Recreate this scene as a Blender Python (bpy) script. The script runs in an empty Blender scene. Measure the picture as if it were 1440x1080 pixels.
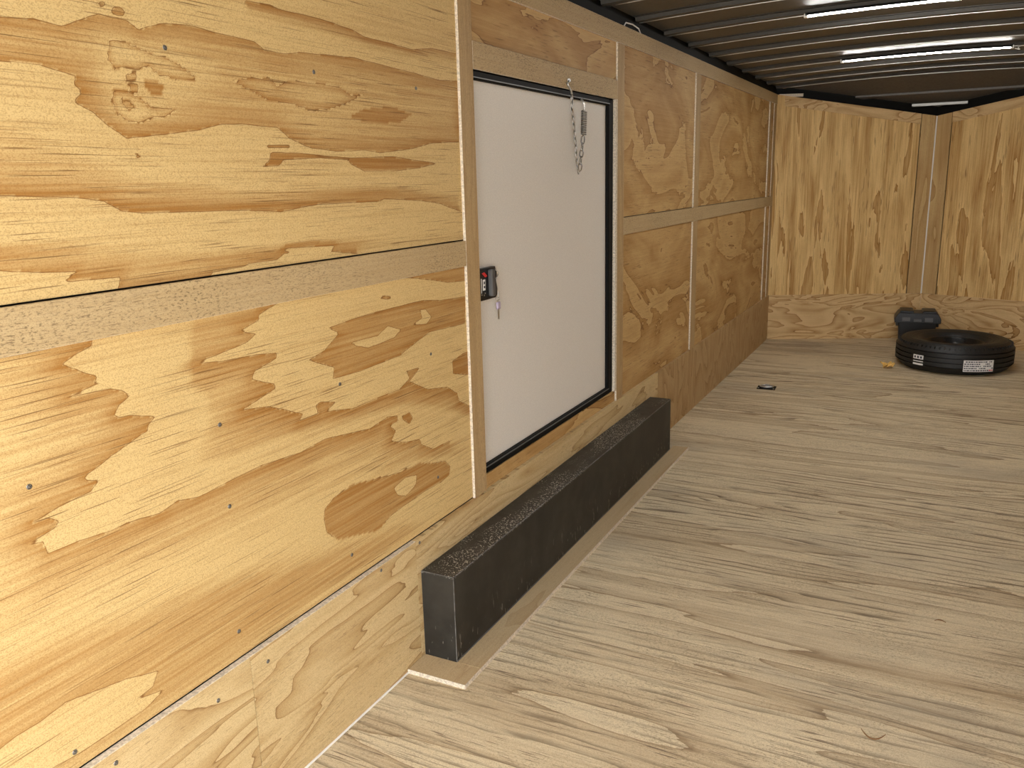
import bpy, bmesh, math, random
import numpy as np
from mathutils import Vector, Matrix

# ------------------------------------------------------------------ camera
SC = bpy.context.scene
COL = SC.collection
FPX, YAW, PITCH, ROLL = 1175.18, math.radians(27.164), math.radians(13.606), math.radians(-1.440)
CAM = np.array([1.235, 0.0, 1.3204])
cy, sy, cp, sp = math.cos(YAW), math.sin(YAW), math.cos(PITCH), math.sin(PITCH)
FW = np.array([-sy*cp, cy*cp, -sp]); R0 = np.array([cy, sy, 0.0]); U0 = np.cross(R0, FW)
RT = math.cos(ROLL)*R0 + math.sin(ROLL)*U0
UP = -math.sin(ROLL)*R0 + math.cos(ROLL)*U0
cd = bpy.data.cameras.new('camera'); cam = bpy.data.objects.new('camera', cd); COL.objects.link(cam)
cd.sensor_width = 36.0; cd.lens = FPX/1440*36.0; cd.clip_start = 0.02; cd.clip_end = 200
M = Matrix.Identity(4)
for i in range(3):
    M[i][0], M[i][1], M[i][2], M[i][3] = RT[i], UP[i], -FW[i], CAM[i]
cam.matrix_world = M
SC.camera = cam

# ------------------------------------------------------------------ world, sun, exposure
world = bpy.data.worlds.new('sky'); SC.world = world; world.use_nodes = True
bg = world.node_tree.nodes['Background']
bg.inputs['Color'].default_value = (0.97, 0.98, 1.0, 1); bg.inputs['Strength'].default_value = 2.4
sl = bpy.data.lights.new('sun', 'SUN'); sl.energy = 4.0; sl.angle = math.radians(0.6); sl.color = (1.0, 0.96, 0.9)
sun = bpy.data.objects.new('sun', sl); COL.objects.link(sun)
sun.rotation_euler = (math.radians(-14), math.radians(-38), 0); sun.location = (-4, -3, 8)
SC.view_settings.view_transform = 'Standard'; SC.view_settings.look = 'None'
SC.view_settings.gamma = 1.0; SC.view_settings.use_curve_mapping = False
SC.view_settings.exposure = 1.68
SC.cycles.max_bounces = 12; SC.cycles.diffuse_bounces = 8; SC.cycles.glossy_bounces = 4
SC.cycles.sample_clamp_indirect = 6.0

# pixel helpers (photo frame 1440x1080): a pixel is a direction, the surface gives the distance
def ray(q): return FW + RT*(q[0]-720)/FPX - UP*(q[1]-540)/FPX
def on_wall(q, x=0.0): v = ray(q); return CAM + v*(x-CAM[0])/v[0]
def on_floor(q, z=0.0): v = ray(q); return CAM + v*(z-CAM[2])/v[2]

LED = 60.0     # radiance of the two strip lights
# ------------------------------------------------------------------ materials
class NT:
    def __init__(s, name):
        s.m = bpy.data.materials.new(name); s.m.use_nodes = True
        s.t = s.m.node_tree; s.n = s.t.nodes; s.b = s.n['Principled BSDF']
    def new(s, typ, **kw):
        o = s.n.new(typ)
        for k, v in kw.items(): setattr(o, k, v)
        return o
    def lk(s, a, b): s.t.links.new(a, b)
    def val(s, x, sock):
        if isinstance(x, (int, float)): sock.default_value = x
        else: s.lk(x, sock)
    def math(s, op, a, b=0.0, c=None, clamp=False):
        o = s.new('ShaderNodeMath', operation=op); o.use_clamp = clamp
        s.val(a, o.inputs[0]); s.val(b, o.inputs[1])
        if c is not None: s.val(c, o.inputs[2])
        return o.outputs[0]
    def step(s, x, lo, hi, a=0.0, b=1.0):
        o = s.new('ShaderNodeMapRange', interpolation_type='SMOOTHSTEP')
        s.val(x, o.inputs['Value']); o.inputs['From Min'].default_value = lo; o.inputs['From Max'].default_value = hi
        o.inputs['To Min'].default_value = a; o.inputs['To Max'].default_value = b
        return o.outputs[0]
    def vec(s, x, y, z):
        o = s.new('ShaderNodeCombineXYZ')
        for i, q in enumerate((x, y, z)): s.val(q, o.inputs[i])
        return o.outputs[0]
    def noise(s, v, scale=1.0, detail=2.0, rough=0.5, dist=0.0):
        o = s.new('ShaderNodeTexNoise'); s.lk(v, o.inputs['Vector'])
        o.inputs['Scale'].default_value = scale; o.inputs['Detail'].default_value = detail
        o.inputs['Roughness'].default_value = rough; o.inputs['Distortion'].default_value = dist
        return o.outputs['Fac']
    def mix(s, f, a, b, mode='MIX'):
        o = s.new('ShaderNodeMix', data_type='RGBA', blend_type=mode)
        s.val(f, o.inputs[0])
        for q, i in ((a, 6), (b, 7)):
            if isinstance(q, tuple): o.inputs[i].default_value = (*q, 1)
            else: s.lk(q, o.inputs[i])
        return o.outputs[2]
    def attr(s, name, typ='GEOMETRY'):
        o = s.new('ShaderNodeAttribute', attribute_type=typ, attribute_name=name); return o.outputs['Fac']
    def coords(s):
        tc = s.new('ShaderNodeTexCoord'); sp_ = s.new('ShaderNodeSeparateXYZ'); s.lk(tc.outputs['Object'], sp_.inputs[0])
        return sp_.outputs, tc.outputs['Object']
    def bump(s, h, st=0.2, d=0.002):
        o = s.new('ShaderNodeBump'); o.inputs['Strength'].default_value = st; o.inputs['Distance'].default_value = d
        s.lk(h, o.inputs['Height']); s.lk(o.outputs[0], s.b.inputs['Normal'])

LIGHT = (0.68, 0.475, 0.20); DARK = (0.42, 0.208, 0.052)

def wood(name, ua, va, light=LIGHT, dark=DARK, su=1.2, sv=4.0, K=5.0, p=2.0, amp=0.85, dist=0.5, line=0.35,
         veneer=False, streak=0.3, pore=0.4, dirt=0.0, speck=0.0, rough=0.62, detail=2.5, lines=0.0, lfreq=70.0, psc=(38, 620)):
    """Rotary-cut softwood veneer: nested contour figures stretched along the grain axis ua."""
    t = NT(name); o, vec = t.coords()
    u, v, w = o[ua], o[va], o[3-ua-va]
    seed = t.math('MULTIPLY', t.attr('seed', 'OBJECT'), 7.31)
    wz = t.math('ADD', seed, t.math('MULTIPLY', w, 0.6))
    sc = lambda a, b: t.vec(t.math('MULTIPLY', u, a), t.math('MULTIPLY', v, b), wz)
    n = t.noise(sc(su, sv), 1.0, detail, 0.5, dist)
    fine = t.noise(sc(9, 70), 1.0, 2.0, 0.6)
    n2 = t.math('ADD', n, t.math('MULTIPLY', t.math('SUBTRACT', fine, 0.5), 0.012))
    fr = t.math('FRACT', t.math('MULTIPLY', n2, K))
    D = t.math('MULTIPLY', t.math('POWER', t.math('SUBTRACT', 1.0, fr), p), amp)
    ln = t.math('MULTIPLY', t.step(fr, 0.0, 0.05, 1.0, 0.0), line)
    if veneer:
        s = t.math('ADD', t.attr('sdf'), t.math('MULTIPLY', t.math('SUBTRACT', t.noise(sc(14, 110), 1.0, 3.0, 0.6), 0.5), 0.0045))
        ins = t.step(s, -0.0004, 0.0006)
        ln = t.math('MULTIPLY', t.step(t.math('ABSOLUTE', t.math('SUBTRACT', s, 0.0005)), 0.0, 0.0014, 1.0, 0.0), 0.85)
        far = t.step(t.attr('tone'), 0.0, 0.12)
        ln = t.math('MULTIPLY', ln, far)
        D = t.math('ADD', t.math('MULTIPLY', ins, t.attr('tone')), t.math('MULTIPLY', t.math('SUBTRACT', n, 0.5), 0.5))
    st = t.noise(sc(2.2, 130), 1.0, 3.0, 0.65)
    fac = t.math('ADD', D, t.math('MULTIPLY', t.math('SUBTRACT', st, 0.5), streak*2.2))
    fac = t.math('ADD', fac, 0.0, clamp=True)
    c = t.mix(fac, light, dark)
    c = t.mix(ln, c, (dark[0]*0.5, dark[1]*0.42, dark[2]*0.35))      # thin latewood line along each figure
    if lines:
        w2 = t.math('ADD', t.math('MULTIPLY', v, lfreq), t.math('MULTIPLY', t.noise(sc(0.35, 1.6), 1.0, 3.0, 0.5, 0.3), 13.0))
        w2 = t.math('ADD', w2, t.math('MULTIPLY', t.noise(sc(5, 30), 1.0, 2.0), 0.7))
        lf = t.math('FRACT', w2)
        lf = t.math('MULTIPLY', t.step(lf, 0.0, 0.45, 1.0, 0.0), t.step(lf, 0.0, 0.05))
        lm = t.math('MULTIPLY', t.step(t.noise(sc(0.55, 1.5), 1.0, 2.0), 0.36, 0.52), t.attr('rings', 'OBJECT'))
        lb = t.step(t.noise(sc(5, 40), 1.0, 2.0), 0.35, 0.6)
        c = t.mix(t.math('MULTIPLY', t.math('MULTIPLY', lf, lm), t.math('MULTIPLY', lb, lines)), c, (dark[0]*0.30, dark[1]*0.28, dark[2]*0.28))
    # short dark pores along the grain
    po = t.step(t.noise(sc(*psc), 1.0, 1.0, 0.5), 0.61, 0.71)
    po = t.math('MULTIPLY', po, t.step(t.noise(sc(3, 9), 1.0, 1.0), 0.36, 0.6, 0.25, 1.0))
    c = t.mix(t.math('MULTIPLY', po, pore), c, (dark[0]*0.35, dark[1]*0.33, dark[2]*0.4))
    g = t.noise(t.vec(t.math('MULTIPLY', u, 420), t.math('MULTIPLY', v, 520), wz), 1.0, 1.0)
    c = t.mix(t.step(g, 0.42, 0.72, 0.0, 0.42), c, (dark[0]*0.75, dark[1]*0.72, dark[2]*0.75))
    if speck:
        q = t.step(t.noise(sc(130, 300), 1.0, 2.0, 0.6), 0.52, 0.66)
        q = t.math('MULTIPLY', q, t.step(t.noise(sc(4, 6), 1.0, 2.0), 0.35, 0.65, 0.25, 1.0))
        c = t.mix(t.math('MULTIPLY', q, speck), c, (0.16, 0.115, 0.06))
    if dirt:
        q = t.step(t.noise(t.vec(t.math('MULTIPLY', u, 1.3), t.math('MULTIPLY', v, 2.4), wz), 1.0, 4.0, 0.6), 0.5, 0.78)
        c = t.mix(t.math('MULTIPLY', q, dirt), c, (0.27, 0.235, 0.185))
    t.lk(c, t.b.inputs['Base Color']); t.b.inputs['Roughness'].default_value = rough
    t.b.inputs['Specular IOR Level'].default_value = 0.28
    t.bump(t.math('ADD', st, t.math('MULTIPLY', po, -0.6)), 0.35, 0.001)
    return t.m

def plain(name, col, rough=0.5, metal=0.0, spec=0.5, nz=0.0, nscale=200.0, coat=0.0):
    t = NT(name); o, vec = t.coords()
    if nz:
        n = t.noise(vec, nscale, 2.0, 0.6)
        c = t.mix(t.step(n, 0.3, 0.7), tuple(x*(1-nz) for x in col), tuple(min(1, x*(1+nz)) for x in col))
        t.lk(c, t.b.inputs['Base Color'])
    else: t.b.inputs['Base Color'].default_value = (*col, 1)
    t.b.inputs['Roughness'].default_value = rough; t.b.inputs['Metallic'].default_value = metal
    t.b.inputs['Specular IOR Level'].default_value = spec
    return t.m

def box_paint():
    t = NT('black_box_paint'); o, vec = t.coords()
    base = t.mix(t.step(t.noise(vec, 9, 4, 0.6), 0.35, 0.7), (0.014, 0.013, 0.011), (0.030, 0.028, 0.023))
    up = t.step(o[2], 0.262, 0.268)                                   # sawdust lies on the lid only
    sp1 = t.step(t.noise(vec, 210, 1.0, 0.5), 0.60, 0.66)
    area = t.step(t.noise(t.vec(t.math('MULTIPLY', o[0], 8), t.math('MULTIPLY', o[1], 2.6), 0.4), 1.0, 3, 0.6), 0.44, 0.58)
    dust = t.math('MULTIPLY', t.math('MULTIPLY', sp1, area), up)
    c = t.mix(t.math('MULTIPLY', dust, 0.85), base, (0.75, 0.71, 0.62))
    film = t.math('MULTIPLY', up, t.step(t.noise(vec, 30, 3, 0.6), 0.3, 0.8, 0.03, 0.13))
    c = t.mix(film, c, (0.22, 0.20, 0.17))
    low = t.step(o[2], 0.02, 0.15, 1.0, 0.0)
    sc_ = t.step(t.noise(t.vec(t.math('MULTIPLY', o[0], 60), t.math('MULTIPLY', o[1], 75), t.math('MULTIPLY', o[2], 22)), 1.0, 2, 0.7), 0.64, 0.68)
    c = t.mix(t.math('MULTIPLY', t.math('MULTIPLY', sc_, low), 0.5), c, (0.30, 0.28, 0.24))
    t.lk(c, t.b.inputs['Base Color']); t.b.inputs['Roughness'].default_value = 0.5
    t.b.inputs['Specular IOR Level'].default_value = 0.35
    return t.m

MAT = {}
MAT['ply_figured'] = wood('figured_plywood', 1, 2, light=(0.67, 0.50, 0.23), dark=(0.36, 0.175, 0.042), su=1.1, sv=5.0, veneer=True, streak=0.62, pore=0.75, psc=(7, 480))
MAT['ply_wall'] = wood('wall_plywood', 1, 2, light=(0.60, 0.41, 0.18), dark=(0.35, 0.185, 0.052), su=1.5, sv=3.2, K=4.5, p=1.1, amp=0.85, dist=1.1, line=0.9, streak=0.35, pore=0.5, detail=4, psc=(12, 200))
MAT['ply_kick'] = wood('kick_plywood', 1, 2, light=(0.65, 0.505, 0.27), dark=(0.43, 0.275, 0.11), su=1.3, sv=8, K=7, p=2.2, amp=0.8, dist=0.6, line=0.8, streak=0.3, pore=0.55)
MAT['ply_kick_v'] = wood('kick_plywood_cross', 2, 1, light=(0.50, 0.35, 0.175), dark=(0.34, 0.20, 0.075), su=1.6, sv=4.2, K=9, p=2.2, amp=0.8, dist=0.8, line=0.8, streak=0.3, pore=0.5)
MAT['ply_nose'] = wood('nose_plywood', 2, 0, light=(0.79, 0.565, 0.25), dark=(0.41, 0.22, 0.062), su=1.1, sv=9, K=3.5, p=1.0, amp=0.95, dist=0.5, line=0.6, streak=0.75, pore=0.6, detail=4.5, psc=(8, 110))
MAT['nose_strip'] = wood('nose_upright', 2, 0, light=(0.60, 0.43, 0.20), dark=(0.38, 0.22, 0.08), su=1.5, sv=9, K=3, p=1.0, amp=0.8, dist=0.5, line=0.4, streak=0.5, pore=0.5)
MAT['ply_nose_kick'] = wood('nose_kick_plywood', 0, 2, light=(0.68, 0.49, 0.25), dark=(0.38, 0.21, 0.07), su=1.5, sv=5, K=7, p=2.2, amp=0.95, dist=1.6, line=1.0, streak=0.25, pore=0.4)
MAT['strip_w'] = wood('weathered_strip', 1, 2, light=(0.53, 0.405, 0.225), dark=(0.39, 0.265, 0.12), su=2, sv=10, K=1, p=1.0, amp=0.25, line=0.0, streak=0.5, speck=0.85, pore=0.8)
MAT['strip_v'] = wood('upright_strip', 2, 1, light=(0.50, 0.36, 0.185), dark=(0.34, 0.215, 0.09), su=2, sv=16, K=3, p=1.2, amp=0.5, line=0.1, streak=0.6, speck=0.35, pore=0.5)
MAT['ply_floor'] = wood('floor_plywood', 0, 1, light=(0.77, 0.665, 0.455), dark=(0.44, 0.325, 0.19), su=0.40, sv=3.2, K=6, p=2.2, amp=0.65, dist=0.35, line=0.6, streak=0.55, dirt=0.55, speck=0.5, pore=0.9, rough=0.7, lines=1.0, lfreq=27, psc=(10, 260))
MAT['board'] = wood('base_board', 1, 0, light=(0.56, 0.43, 0.25), dark=(0.42, 0.285, 0.14), su=2, sv=12, K=3, amp=0.5, line=0.1, streak=0.4, speck=0.2)
MAT['raw_edge'] = plain('plywood_edge', (0.60, 0.53, 0.42), 0.7, nz=0.25, nscale=160)
MAT['box'] = box_paint()
MAT['worn'] = plain('rubbed_black_edge', (0.11, 0.107, 0.10), 0.45, nz=0.5, nscale=40)
MAT['door'] = plain('door_aluminium_skin', (0.725, 0.705, 0.66), 0.5, nz=0.06, nscale=260, spec=0.4)
MAT['seal'] = plain('black_rubber_seal', (0.004, 0.004, 0.004), 0.6, spec=0.12)
MAT['black_plastic'] = plain('black_plastic', (0.010, 0.0105, 0.012), 0.42, nz=0.2, nscale=90)
MAT['grey_plastic'] = plain('grey_handle', (0.085, 0.085, 0.085), 0.4)
MAT['red'] = plain('red_tag', (0.62, 0.03, 0.03), 0.5)
MAT['white'] = plain('white_print', (0.80, 0.80, 0.78), 0.6)
MAT['ink'] = plain('label_ink', (0.05, 0.055, 0.075), 0.7)
MAT['zinc'] = plain('zinc_steel', (0.62, 0.62, 0.60), 0.32, metal=0.9)
MAT['chain'] = plain('chain_steel', (0.34, 0.335, 0.32), 0.22, metal=0.85)
MAT['dark_zinc'] = plain('tarnished_screw', (0.20, 0.195, 0.18), 0.4, metal=0.7)
MAT['violet'] = plain('violet_key_head', (0.42, 0.36, 0.48), 0.45)
MAT['roof'] = plain('roof_sheet', (0.088, 0.079, 0.068), 0.5, metal=0.2, nz=0.12, nscale=60)
MAT['bow'] = plain('galvanised_bow', (0.040, 0.038, 0.034), 0.5, metal=0.1, nz=0.12, nscale=90)
MAT['tube'] = plain('black_frame_tube', (0.004, 0.004, 0.0035), 0.6, spec=0.1)
MAT['skin'] = plain('outer_skin', (0.05, 0.05, 0.05), 0.5)
MAT['white_plastic'] = plain('white_plastic', (0.85, 0.85, 0.83), 0.35)
MAT['led'] = plain('led_diffuser', (0.9, 0.9, 0.9), 0.4)
_b = MAT['led'].node_tree.nodes['Principled BSDF']
_b.inputs['Emission Color'].default_value = (1.0, 0.97, 0.92, 1); _b.inputs['Emission Strength'].default_value = LED
MAT['rubber'] = plain('tire_rubber', (0.010, 0.010, 0.0095), 0.52, nz=0.25, nscale=70)
MAT['rim'] = plain('dark_rim_steel', (0.03, 0.03, 0.03), 0.22, metal=0.6)
MAT['pale_line'] = plain('off_white_line', (0.78, 0.77, 0.74), 0.6)
MAT['brass'] = plain('golden_shaving', (0.80, 0.50, 0.14), 0.4, nz=0.3, nscale=150)
MAT['splinter'] = plain('brown_splinter', (0.20, 0.10, 0.035), 0.7)
MAT['concrete'] = plain('concrete_ground', (0.50, 0.48, 0.45), 0.85, nz=0.15, nscale=4)

# ------------------------------------------------------------------ mesh helpers
class MB:
    def __init__(s): s.v = []; s.f = []
    def add(s, vs, fs):
        o = len(s.v); s.v += [tuple(map(float, q)) for q in vs]; s.f += [tuple(i+o for i in q) for q in fs]; return s
    def box(s, x0, x1, y0, y1, z0, z1):
        vs = [(x, y, z) for z in (z0, z1) for y in (y0, y1) for x in (x0, x1)]
        return s.add(vs, [(0, 2, 3, 1), (4, 5, 7, 6), (0, 1, 5, 4), (2, 6, 7, 3), (0, 4, 6, 2), (1, 3, 7, 5)])
    def prism(s, pts, vec):
        """extrude a closed polygon (list of 3D points) along vec"""
        n = len(pts); vec = np.array(vec, float)
        vs = [np.array(q, float) for q in pts] + [np.array(q, float)+vec for q in pts]
        fs = [tuple(range(n-1, -1, -1)), tuple(range(n, 2*n))] + [(i, (i+1) % n, n+(i+1) % n, n+i) for i in range(n)]
        return s.add(vs, fs)
    def tube(s, path, r, n=8, closed=False, caps=True):
        P = [np.array(q, float) for q in path]; m = len(P); rings = []
        ref = None
        for i in range(m):
            a = P[(i-1) % m] if (closed or i > 0) else P[i]; b = P[(i+1) % m] if (closed or i < m-1) else P[i]
            d = b-a; d /= np.linalg.norm(d)+1e-12
            if ref is None:
                ref = np.cross(d, (0, 0, 1) if abs(d[2]) < 0.9 else (1, 0, 0))
            ref = ref - d*(ref@d); ref /= np.linalg.norm(ref)+1e-12
            q = np.cross(d, ref); rr = r[i] if hasattr(r, '__len__') else r
            rings.append([P[i]+rr*(math.cos(k*2*math.pi/n)*ref+math.sin(k*2*math.pi/n)*q) for k in range(n)])
        vs = [x for rg in rings for x in rg]; fs = []
        for i in range(m if closed else m-1):
            j = (i+1) % m
            fs += [(i*n+k, i*n+(k+1) % n, j*n+(k+1) % n, j*n+k) for k in range(n)]
        if caps and not closed: fs += [tuple(range(n-1, -1, -1)), tuple((m-1)*n+k for k in range(n))]
        return s.add(vs, fs)
    def lathe(s, prof, n=48, closed=False):
        """profile of (radius, z), around the z axis"""
        m = len(prof)
        vs = [(r*math.cos(k*2*math.pi/n), r*math.sin(k*2*math.pi/n), z) for r, z in prof for k in range(n)]
        fs = []
        for i in range(m if closed else m-1):
            j = (i+1) % m
            fs += [(i*n+k, i*n+(k+1) % n, j*n+(k+1) % n, j*n+k) for k in range(n)]
        return s.add(vs, fs)
    def build(s, name, mat, parent=None, loc=(0, 0, 0), rz=0.0, smooth=False, bevel=0.0, seed=None, shift=True):
        """vertices are given relative to the parent's frame; loc/rz place the piece in it"""
        me = bpy.data.meshes.new(name); me.from_pydata(s.v, [], s.f); me.update()
        bm = bmesh.new(); bm.from_mesh(me); bmesh.ops.recalc_face_normals(bm, faces=bm.faces)
        if bevel: bmesh.ops.bevel(bm, geom=list(bm.edges), offset=bevel, segments=1, affect='EDGES', clamp_overlap=True)
        bm.to_mesh(me); bm.free()
        if smooth:
            for q in me.polygons: q.use_smooth = True
        me.materials.append(mat if not isinstance(mat, str) else MAT[mat])
        return link(name, me, parent, loc, rz, seed)

_seed = [0]
def link(name, data, parent=None, loc=(0, 0, 0), rz=0.0, seed=None):
    o = bpy.data.objects.new(name, data); COL.objects.link(o)
    o.location = loc; o.rotation_euler = (0, 0, rz); o.parent = parent
    _seed[0] += 1
    o['seed'] = float(seed if seed is not None else _seed[0]*0.618 % 9.0)
    return o
def tag(o, label, cat, group=None, kind=None):
    if label: o['label'] = label
    if cat: o['category'] = cat
    if group: o['group'] = group
    if kind: o['kind'] = kind
    return o
def struct(o, label, cat): return tag(o, label, cat, kind='structure')
def empty(name, loc=(0, 0, 0), rz=0.0): return link(name, None, None, loc, rz)

# ------------------------------------------------------------------ dimensions (metres)
W = 2.25; Y0 = -0.30; YC = 7.03; APX, APY = 1.125, 7.49
ZT = 1.926; KICK = 0.365; T = 0.009; TK = 0.014

# ================================================================== SETTING
# ground and loading ramp outside the open rear end
g = MB().box(-14, 16, -20, 16, -0.56, -0.50).build('ground', 'concrete')
struct(g, 'pale concrete ground outside the open rear end', 'ground')
g = MB().prism([(0.03, Y0-0.03, -0.06), (W-0.03, Y0-0.03, -0.06), (W-0.03, Y0-1.85, -0.50), (0.03, Y0-1.85, -0.50)], (0, 0, 0.05)).build('ramp', 'ply_floor')
struct(g, 'lowered plywood loading ramp behind the rear opening', 'ramp')

# ---- floor: subfloor with plywood sheets laid across
fl = MB().prism([(-0.05, Y0, -0.05), (W+0.05, Y0, -0.05), (W+0.05, YC, -0.05), (APX, APY+0.06, -0.05), (-0.05, YC, -0.05)], (0, 0, 0.03)).build('floor', 'skin')
struct(fl, 'worn greyish plywood trailer floor with grain running crosswise', 'floor')
seams = [Y0, 0.96, 2.18, 3.40, 4.62, 5.84, YC]
for i in range(len(seams)-1):
    a, b = seams[i]+0.0009, seams[i+1]-0.0009
    MB().box(0.0, W, a, b, -0.02, 0.0).build('floor_sheet', 'ply_floor', fl, seed=2.1+1.37*i)['rings'] = (0.35, 0.7, 1.0, 1.0, 1.0, 0.8)[i]
MB().prism([(0, YC+0.0009, -0.02), (W, YC+0.0009, -0.02), (APX, APY, -0.02)], (0, 0, 0.02)).build('floor_sheet', 'ply_floor', fl, seed=0.7)

# ---- left wall: dark skin, plywood panels, strips
wl = MB().box(-0.065, -0.055, Y0, YC+0.02, -0.05, 2.02).build('wall_left', 'skin')
struct(wl, 'left plywood wall of the trailer with strips over its joints', 'wall')

# figured veneer traced from the photograph as outlines on the wall plane
def P(off, *pts): return [(off[0]+a/3.6, off[1]+b/3.6) for a, b in pts]
U1, U2, U3, U4, U5, U6 = (0, 0), (340, 0), (0, 300), (340, 300), (0, 560), (340, 560)
# (outline px, decay length m, floor tone, sharp run (start, end) or None for all, sign)
UPPER = [
 (P(U1, (-300,80),(0,85),(170,92),(310,130),(500,68),(555,85),(640,100),(700,150),(810,118),(950,125),(1100,165),(1290,210),(1340,255),(1440,272))
  + P(U2, (290,265),(560,290),(700,325),(860,365),(1000,405),(1100,410),(1100,720),(960,725),(860,755),(700,775),(620,760),(480,768),(350,750),(240,700),(180,645),(0,630))
  + P(U1, (1120,632),(1000,660),(800,685),(640,702),(540,630),(470,570),(370,515),(415,465),(375,430),(380,385),(200,330),(0,308),(-300,290)), 0.030, 0.24, None, 1),
 (P(U1, (470,180),(640,170),(900,210),(1100,300),(1150,420),(1000,520),(850,620),(650,645),(520,560),(470,400)), 0, 0, None, 4),
 (P(U1, (555,195),(640,215),(760,270),(860,300),(950,360),(1015,410),(880,400),(800,375),(750,335),(700,350),(640,340),(580,350),(545,290)), 0.006, 0.05, None, 2),
 (P(U1, (575,455),(640,460),(700,490),(770,545),(860,545),(890,560),(840,590),(760,600),(700,625),(640,610),(590,570),(565,510)), 0.005, 0.05, None, 2),
 (P(U1, (615,500),(650,510),(685,550),(650,562),(620,530)), 0.006, 0.1, None, 2),
 (P(U1, (635,370),(690,365),(695,405),(640,405)), 0.006, 0.1, None, 2),
 (P(U1, (645,430),(700,425),(705,470),(665,465)), 0.006, 0.2, None, 2),
 (P(U1, (735,400),(790,400),(830,440),(820,480),(770,480),(735,440)), 0.03, 0.4, None, 1),
 (P(U1, (1180,412),(1250,398),(1380,393)) + P(U2, (140,395),(180,435),(230,412),(400,420),(500,445),(550,480),(610,480),(540,520),(450,550),(350,560),(250,525),(130,505),(60,465)), 0.010, 0.16, None, 2),
 (P(U2, (540,590),(620,550),(760,540),(860,580),(800,620),(650,625)), 0.05, 0.5, None, 1),
 (P(U2, (145,770),(300,775),(560,800),(760,792),(880,810),(1000,825),(900,850),(760,868),(620,868),(550,830),(540,812),(400,800),(210,810),(190,840),(105,845),(140,810)), 0.3, 0.7, None, 1),
 (P(U2, (125,735),(240,733),(245,748),(130,750)), 0.3, 0.6, None, 1),
 ([(-60,274),(0,276),(105,278),(145,283),(172,297),(200,300),(340,296),(395,298),(455,286),(530,284),(540,280),(590,282),(617,286),(648,298),(648,268),(540,258),(340,262),(200,240),(120,215),(60,190),(0,165),(-60,160)], 0.055, 0.0, (0, 13), 1),
 (P(U1, (495,20),(505,5),(530,5),(535,30),(510,38)), 0.3, 0.55, None, 1),
 (P(U1, (560,60),(570,32),(610,32),(632,60),(625,80),(590,82)), 0.3, 0.6, None, 1),
 (P(U1, (1240,0),(1440,38)) + P(U2, (100,25),(250,60),(400,95),(560,150),(620,185),(760,220),(860,250),(960,242),(1090,272),(1090,360),(700,270),(400,180),(0,90)), 0.022, 0.05, (0, 10), 1),
 ([(-60,378),(0,381),(55,384),(108,382),(89,396),(100,397),(125,394),(169,390),(167,404),(162,412),(292,392),(300,383),(344,375),(350,371),(390,365),(400,357),(412,357),(398,350),(415,348),(470,346),(465,354),(501,357),(650,335),(650,322),(560,330),(473,333),(437,332),(395,342),(340,346),(300,350),(200,345),(100,340),(0,335),(-60,330)], 0.045, 0.08, (0, 21), 1),
 (P(U1, (190+490,770),(710,785),(712,802),(690,800)), 0.3, 0.7, None, 1),
]
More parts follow.
